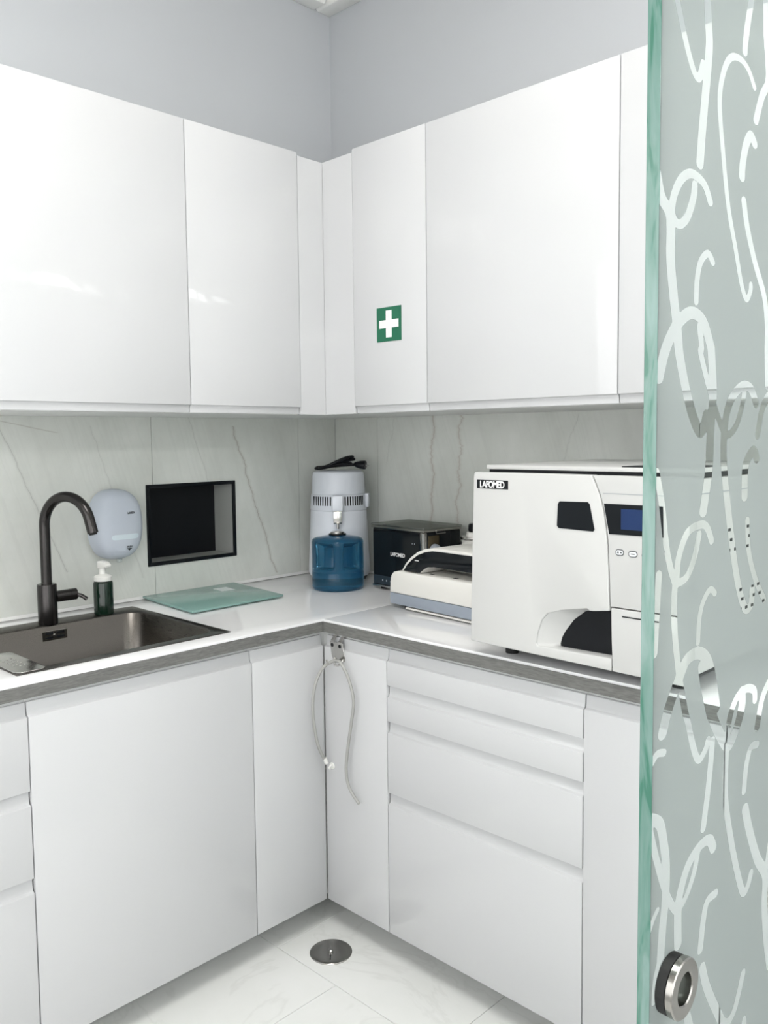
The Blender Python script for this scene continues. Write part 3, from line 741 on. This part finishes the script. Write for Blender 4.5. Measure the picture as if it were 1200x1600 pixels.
# ================================================================ autoclave
ac = thing('autoclave', 'large white autoclave with blue display partly behind the glass edge', 'autoclave', (1.43, -.33, Z0))
ac.location = (1.4678, -.3999, .9501); ac.scale = (.9636,)*3
AF = -.600
obj('housing', bev(boxes((1.170, 1.710, -.561, -.065, .950, 1.363)), .006, 2), ACW, ac, smooth=True)
obj('bottom_plate', boxes((1.175, 1.705, -.595, -.07, .9465, .9495)), BLACK, ac)
obj('top_gasket', boxes((1.190, 1.706, -.572, -.07, 1.3635, 1.3735)), BLACK, ac)
tc = obj('top_cover', bev(boxes((1.184, 1.708, -.576, -.065, 1.3738, 1.384)), .002, 2), ACW, ac, smooth=True)
obj('top_vent', bev(boxes((1.545, 1.700, -.570, -.42, 1.3842, 1.3862)), .0008, 1), BLACK, tc)
seam = [(1.541, .940), (1.5375, 1.010), (1.535, 1.083), (1.533, 1.14), (1.531, 1.181), (1.529, 1.22), (1.524, 1.261), (1.518, 1.295), (1.510, 1.322), (1.500, 1.346), (1.488, 1.367)]
seam_up = [q for q in seam if q[1] > 1.08]
notch = [(1.541, .968), (1.400, .9655), (1.350, .9645), (1.346, .972), (1.350, .995), (1.361, 1.027), (1.377, 1.045), (1.414, 1.057), (1.480, 1.0700), (1.4865, 1.0655), (1.495, 1.066), (1.536, 1.072)]
door = [(1.151, .946), (1.20, .945), (1.35, .9425)] + [(1.541, .940)] + notch + seam_up + [(1.30, 1.3670), (1.168, 1.367), (1.1635, 1.364), (1.162, 1.358), (1.156, 1.15)]
dr_ = obj('door', bev(prism(door, 'y', AF, AF+.036), .0032, 3, 40), ACW, ac, smooth=True, ang=40)
Oc = [(1.400, .9650), (1.349, .9640), (1.345, .972), (1.349, .995), (1.360, 1.028), (1.376, 1.046), (1.414, 1.058), (1.484, 1.0705)]
Ic = [(1.410, .9660), (1.396, .9665), (1.395, .974), (1.399, .987), (1.407, 1.003), (1.429, 1.032), (1.459, 1.056), (1.492, 1.0685)]
bm = bmesh.new()
va = [bm.verts.new((x, AF+.004, z)) for x, z in Oc]; vb = [bm.verts.new((x, AF+.031, z)) for x, z in Ic]; vc = [bm.verts.new((x, AF+.035, z)) for x, z in Oc]
for i in range(len(Oc)-1):
    bm.faces.new((va[i], va[i+1], vb[i+1], vb[i])); bm.faces.new((va[i+1], va[i], vc[i], vc[i+1])); bm.faces.new((vb[i], vb[i+1], vc[i+1], vc[i]))
obj('grip_scoop', bm, ACW, dr_, smooth=True, ang=80)
obj('grip_pocket', prism([(1.392, .966), (1.398, .988), (1.407, 1.004), (1.429, 1.033), (1.459, 1.057), (1.492, 1.0685), (1.5355, 1.0715), (1.5395, .9675)], 'y', AF+.0302, AF+.035), BLACK, dr_)
obj('door_window', bev(prism([(1.402, 1.250), (1.4045, 1.300), (1.409, 1.306), (1.481, 1.3075), (1.486, 1.303), (1.4985, 1.247), (1.495, 1.243), (1.407, 1.245)], 'y', AF-.0012, AF-.0002), .0004, 1), BLACKG, dr_)
lp = obj('logo_plate', boxes((1.1735, 1.2665, AF-.0010, AF-.0002, 1.3275, 1.3485)), BLACK, dr_)
text('logo', 'LAFOMED', .0225, (1.2200, AF-.0013, 1.3380), FACE_R, INKW, lp, .035, squeeze=.80, space=.88)
up_ = [(x+.0025, z) for x, z in seam_up]
up2 = [(1.5385, 1.0825), (1.712, 1.0825), (1.712, 1.30), (1.709, 1.355), (1.704, 1.366), (1.4935, 1.3665)] + up_[::-1][1:]
cpn = obj('control_panel', bev(prism(up2, 'y', AF+.0008, AF+.036), .0022, 3, 40), ACW, ac, smooth=True, ang=40)
lwp = obj('tank_door', bev(prism([(1.5438, .9400), (1.712, .9380), (1.712, 1.0795), (1.5390, 1.0795), (1.5405, 1.01)], 'y', AF+.0008, AF+.036), .0022, 3, 40), ACW, ac, smooth=True, ang=40)
obj('slot', boxes((1.566, 1.650, AF-.0002, AF+.0004, 1.0630, 1.0655)), BLACK, lwp)
obj('groove', boxes((1.518, 1.700, AF+.0002, AF+.0005, 1.3275, 1.3285)), KNOB, cpn)
dsp = obj('display_panel', bev(prism([(1.5205, 1.306), (1.656, 1.306), (1.658, 1.2415), (1.5335, 1.2405)], 'y', AF-.0008, AF+.0004), .0004, 1), BLACKG, cpn)
obj('screen', boxes((1.562, 1.616, AF-.0014, AF-.0009, 1.2525, 1.2965)), LCD, dsp)
def button(cx, cz, hw, hh, pr):
    b = obj('button', prism(rrect(cx, cz, hw, hh, hh*.95, 5), 'y', AF-.0002, AF+.0004), INKD, cpn)
    obj('button_face', prism(rrect(cx, cz, hw-.0016, hh-.0016, (hh-.0016)*.95, 5), 'y', AF-.0007, AF-.0003), BTN, b)
    for (ox, oz, w_, h_) in pr: obj('symbol', boxes((cx+ox-w_, cx+ox+w_, AF-.0010, AF-.0008, cz+oz-h_, cz+oz+h_)), INKD, b)
button(1.5590, 1.2025, .0100, .0068, [(-.0035, 0, .0018, .0018), (.0035, 0, .0018, .0014)])
button(1.5900, 1.2015, .0105, .0068, [(0, 0, .0045, .0007)])
button(1.6200, 1.2010, .0100, .0068, [(0, 0, .0030, .0012)])
button(1.6540, 1.2125, .0068, .0068, [(0, 0, .0014, .0014)])
button(1.6545, 1.1930, .0068, .0068, [(0, 0, .0014, .0012)])
obj('side_latch', bev(boxes((1.7125, 1.7165, AF+.006, AF+.030, 1.128, 1.150), (1.7125, 1.7145, AF+.012, AF+.020, 1.105, 1.128)), .0008, 1), BLACK, cpn)
bm = bmesh.new()
for i in range(10):
    for j in range(3):
        for z in (1.196, 1.055):
            y = -.470 + i*.034 + (j % 2)*.010; zz = z + j*.0225
            bm_box(bm, 1.7101, 1.7108, y, y+.012, zz, zz+.0065)
vs_ = obj('vent_slots', bm, BLACK, ac); vs_['kind'] = 'stuff'
obj('side_panel_line', boxes((1.7101, 1.7106, -.55, -.075, 1.330, 1.3315)), KNOB, ac)
for x in (1.22, 1.66):
    for y in (-.52, -.12): obj('foot', lathe([(0, -.0192), (.016, -.0192), (.017, .0150), (0, .0150)], 16, (x, y, Z0)), RUBBER, ac)

# ================================================================ first-aid sign
sg = thing('first_aid_sign', 'square green first-aid sign with white cross on a wall cabinet door', 'sign', (.697, -U, 1.737))
obj('plate', boxes((.647, .747, -U-.0016, -U-.0003, 1.7375, 1.838)), SIGNG, sg)
cx, cz, a, b = .697, 1.7885, .0395, .0118
obj('cross', prism([(cx-b, cz-a), (cx+b, cz-a), (cx+b, cz-b), (cx+a, cz-b), (cx+a, cz+b), (cx+b, cz+b), (cx+b, cz+a), (cx-b, cz+a), (cx-b, cz+b), (cx-a, cz+b), (cx-a, cz-b), (cx-b, cz-b)], 'y', -U-.0021, -U-.0017), SIGNW, sg)

# ================================================================ hook bracket, hose, clip on the corner door
hk = thing('hook_bracket', 'small steel over-door hook bracket under the worktop at the inner corner', 'hook', (.705, -F, .83))
y0 = -F - .0004
plate = [(.650, .868), (.704, .868), (.708, .845), (.714, .826), (.712, .817), (.700, .814), (.672, .814), (.661, .818), (.656, .832)]
pl = obj('plate', bev(prism(plate, 'y', y0-.0022, y0-.0004), .0006, 1), STEEL, hk, smooth=True)
for x in (.660, .692):
    obj('strap', bev(prism([(y0-.0022, .8675), (y0-.0022, .870), (-.6095, .8835), (-.6020, .8835), (-.6020, .8815), (-.609, .8815), (y0-.0004, .8675)], 'x', x-.0065, x+.0065), .0004, 1), STEEL, hk)
    obj('hole', lathe([(0, 0), (.0056, 0), (.0056, .0006), (0, .0006)], 14), BLACK, pl, M=Matrix.Translation((x, y0-.0023, .8575)) @ Matrix.Rotation(PI/2, 4, 'X'))
for x in (.672, .706):
    obj('prong', tube(spline([(x, y0-.002, .822), (x, y0-.010, .813), (x, y0-.022, .8085), (x, y0-.033, .813), (x, y0-.036, .822)], 5), .0028, 8), STEEL, hk, smooth=True)
hp = [(.6445, -.6455, .520), (.6445, -.672, .579), (.645, -.687, .677), (.645, -.676, .749), (.655, -.655, .795), (.684, -.6425, .8185), (.700, -.6425, .8215), (.716, -.6425, .8185), (.748, -.643, .781), (.768, -.643, .721), (.758, -.643, .655), (.742, -.643, .577), (.734, -.643, .509), (.747, -.643, .462), (.785, -.643, .429)]
hs = thing('hose', 'thin grey rubber hose hanging in a loop from the hook bracket', 'hose', (.697, -.643, .43))
hs_o = obj('tubing', tube(spline(hp, 8), .0046, 10), HOSE, hs, smooth=True, ang=60)
obj('end_fitting', tube([(.645, -.645, .524), (.6475, -.640, .508)], .0062, 12), WHITEP, hs, smooth=True)
cl = thing('cable_clip', 'tiny white plastic clip stuck on the corner door below the hose end', 'clip', (.650, -F, .49))
obj('pad', lathe([(0, 0), (.010, 0), (.009, .003), (0, .0035)], 20), WHITEP, cl, smooth=True, M=Matrix.Translation((.650, -F-.0004, .496)) @ Matrix.Rotation(PI/2, 4, 'X'))
obj('hook', tube(spline([(.650, -F-.003, .499), (.650, -F-.010, .497), (.650, -F-.013, .492), (.650, -F-.009, .488)], 4), .0024, 8), WHITEP, cl, smooth=True)

# ================================================================ floor outlet cover
fd = thing('floor_drain', 'round steel drain cover set in the marble floor', 'drain cover', (.730, -.708, 0))
obj('dish', lathe([(.0, .0020), (.045, .0012), (.055, .0030), (.0585, .0034), (.0600, .0022), (.0600, .0003), (0, .0003)], 48, (.730, -.708, 0)), CHROME, fd, smooth=True)
obj('pull_pin', lathe([(0, .0022), (.006, .0022), (.006, .006), (.003, .009), (0, .0095)], 16, (.730, -.708, 0)), STEEL, fd, smooth=True)
obj('slot', boxes((-.0012, .0012, -.034, -.008, .0018, .0026)), BLACK, fd, M=Matrix.Translation((.730, -.708, 0)) @ Matrix.Rotation(.78, 4, 'Z'))

# ================================================================ sliding glass door with clear strokes in the sandblasting
GX1, GX0 = 2.153, 2.142; GY0, GY1 = -1.622, -.86; GZ0, GZ1 = .0006, 2.25
gd = thing('glass_door', 'frosted glass door panel with clear swirling strokes and green edge', 'glass door', (GX0, GY0, 0))
STROKES = [
[9.4,38,893,51,870,64,852,74,843,81,844,87,856],
[12.9,93,912,96,890,98,872,92,832,87,800,84,776],
[10.7,185,944,179,926,173,905,171,891],
[8.3,194,867,180,878,161,882,141,877,127,861,120,836,127,802,141,754,159,718,173,690,185,677,194,685,195,691],
[11.3,215,955,219,920,226,883,212,864,199,839],
[12.4,197,818,188,823,178,813,171,795,170,783],
[10.7,175,763,184,741,203,713,227,685,236,659,237,632,240,600],
[10.1,105,749,93,761,70,765,51,757,38,741,36,727,48,721,63,730,73,747,75,757],
[14.1,9,753,17,737,31,727,34,714,34,692,41,661,48,637,51,621,63,594,77,571,91,557,100,561,104,570],
[8.6,112,700,102,706,88,697,82,681,81,664],
[14.1,17,599,28,622,48,643,72,654,95,649,110,630,112,625,117,594,116,578,113,557,111,524,105,501,101,488],
[9.0,88,644,93,627,91,623,106,598,122,576,140,557,153,554,169,563,181,582,185,594],
[12.4,213,583,200,596,181,598,159,588,147,574,142,557,141,538,144,520,151,494,166,447,181,411,197,389,211,391,213,405],
[11.2,243,591,228,577,218,553],
[13.5,217,531,209,538,195,530,190,519,190,496],
[10.1,198,473,202,445,219,416,244,391],
[9.4,15,525,25,498,35,460,48,435,57,432,73,436,86,451,94,469],
[9.8,119,461,109,474,94,477,71,472,56,454,53,439,49,425,50,395,57,363,62,346,72,319,78,308,90,282,101,269,114,275,119,282],
[10.1,21,443,18,410,15,380],
[8.3,128,413,118,418,104,409,97,395,95,375],
[15.2,31,311,41,329,60,351,75,364,98,365,116,354,127,332,135,308],
[15.8,104,352,112,331,123,307,127,302,134,292,155,270,167,265,184,279,194,296,193,309],
[12.4,260,303,244,290,233,265],
[10.8,128,279,126,262,120,233,112,203],
[11.3,226,294,223,304,204,310,183,307,168,294,162,277,159,248,160,214,174,171,191,132,206,106,218,108,225,118],
[10.8,234,247,218,248,208,234,203,209],
[15.1,207,190,219,164,241,127,263,102,263,72,270,33,281,-3],
[10.3,273,131,266,106],
[9.3,9,242,19,217,35,183,48,162,62,148,79,153,94,168,102,185],
[13.4,134,177,125,188,106,189,84,181,70,165,64,148,65,116],
[12.9,10,246,28,236,36,216,41,192,40,165,36,144,33,119],
[8.9,34,294,22,296,11,290],
[7.2,26,163,18,157,11,149],
[11.3,141,131,124,131,116,118,110,91],
[12.4,115,72,125,49,146,17,167,-9,188,-9,203,9,210,21],
[8.3,22,86,24,104,31,118],
[12.4,82,49,94,20],
]
ys = np.concatenate([np.arange(0, .300, .0016), np.arange(.300, GY1-GY0, .0036), [GY1-GY0]])
zs = np.concatenate([np.arange(GZ0, .93, .0045), np.arange(.93, 1.84, .0018), np.arange(1.84, GZ1, .0045), [GZ1]])
sd = np.full((len(ys), len(zs)), .02)
PY, PZ = .276, .985; ASP = 1.45
for st_ in STROKES:
    hw = st_[0]*.0005*1.08
    P = [(st_[i]*.001 - .014, st_[i+1]*.001 + .9, 0) for i in range(1, len(st_), 2)]
    Q = [(q.x, q.y) for q in spline(P, 5)] if len(P) > 2 else [(a, b) for a, b, _ in P]
    for ky in (0, 1, 2):
        for kz in (-1, 0, 1):
            for (a0, b0), (a1, b1) in zip(Q, Q[1:]):
                a0_, a1_ = a0 + ky*PY, a1 + ky*PY; b0_, b1_ = b0 + kz*PZ + ky*.13, b1 + kz*PZ + ky*.13
                m = .012
                i0, i1 = np.searchsorted(ys, (min(a0_, a1_)-m, max(a0_, a1_)+m)); j0, j1 = np.searchsorted(zs, (min(b0_, b1_)-m, max(b0_, b1_)+m))
                if i1 <= i0 or j1 <= j0: continue
                yy = ys[i0:i1, None]; zz = zs[None, j0:j1]
                vy, vz = a1_-a0_, (b1_-b0_)*ASP
                py_, pz_ = yy-a0_, (zz-b0_)*ASP
                t_ = np.clip((py_*vy + pz_*vz)/max(vy*vy+vz*vz, 1e-12), 0, 1)
                dist = np.hypot(py_-t_*vy, pz_-t_*vz) - hw
                sd[i0:i1, j0:j1] = np.minimum(sd[i0:i1, j0:j1], dist)
ny, nz = len(ys), len(zs)
YY, ZZ = np.meshgrid(ys + GY0, zs, indexing='ij')
co = np.stack([np.full(YY.size, GX1 + .0003), YY.ravel(), ZZ.ravel()], 1).astype(np.float32)
co -= np.array([GX0, GY0, 0], np.float32)
ii, jj = np.meshgrid(np.arange(ny-1), np.arange(nz-1), indexing='ij'); b_ = (ii*nz + jj).ravel()
quads = np.stack([b_, b_+nz, b_+nz+1, b_+1], 1).astype(np.int32)
me = bpy.data.meshes.new('frosted_face')
me.vertices.add(len(co)); me.vertices.foreach_set('co', co.ravel())
me.loops.add(quads.size); me.loops.foreach_set('vertex_index', quads.ravel())
me.polygons.add(len(quads)); me.polygons.foreach_set('loop_start', np.arange(0, quads.size, 4, dtype=np.int32))
try: me.polygons.foreach_set('loop_total', np.full(len(quads), 4, dtype=np.int32))
except Exception: pass
me.update(calc_edges=True)
at = me.attributes.new('stroke', 'FLOAT', 'POINT'); at.data.foreach_set('value', sd.ravel().astype(np.float32))
me.materials.append(FROST)
link('frosted_face', me, gd, world=False)
gp = obj('glass_pane', boxes((GX0+.0002, GX1, GY0+.0012, GY1, GZ0, GZ1)), GLASSC, gd)
obj('polished_edge', bev(boxes((GX0, GX1+.0003, GY0, GY0+.0011, GZ0, GZ1)), .0004, 1), GEDGE, gd)
rc = Vector((GX1 + .0006, -1.589, .9915))
MR = Matrix.Translation(rc) @ Matrix.Rotation(PI/2, 4, 'Y')
rg = obj('ring_pull', lathe([(.0135, .0005), (.0185, .0005), (.0185, .0083), (.0245, .0083), (.0255, .0093), (.0255, .0142), (.0245, .0152), (.0145, .0152), (.0135, .0142)], 56, closed=True), DSTEEL, gd, smooth=True, M=MR)
obj('gasket', lathe([(.0187, .0001), (.0250, .0001), (.0250, .0081), (.0187, .0081)], 48, closed=True), RUBBER, rg, M=MR)
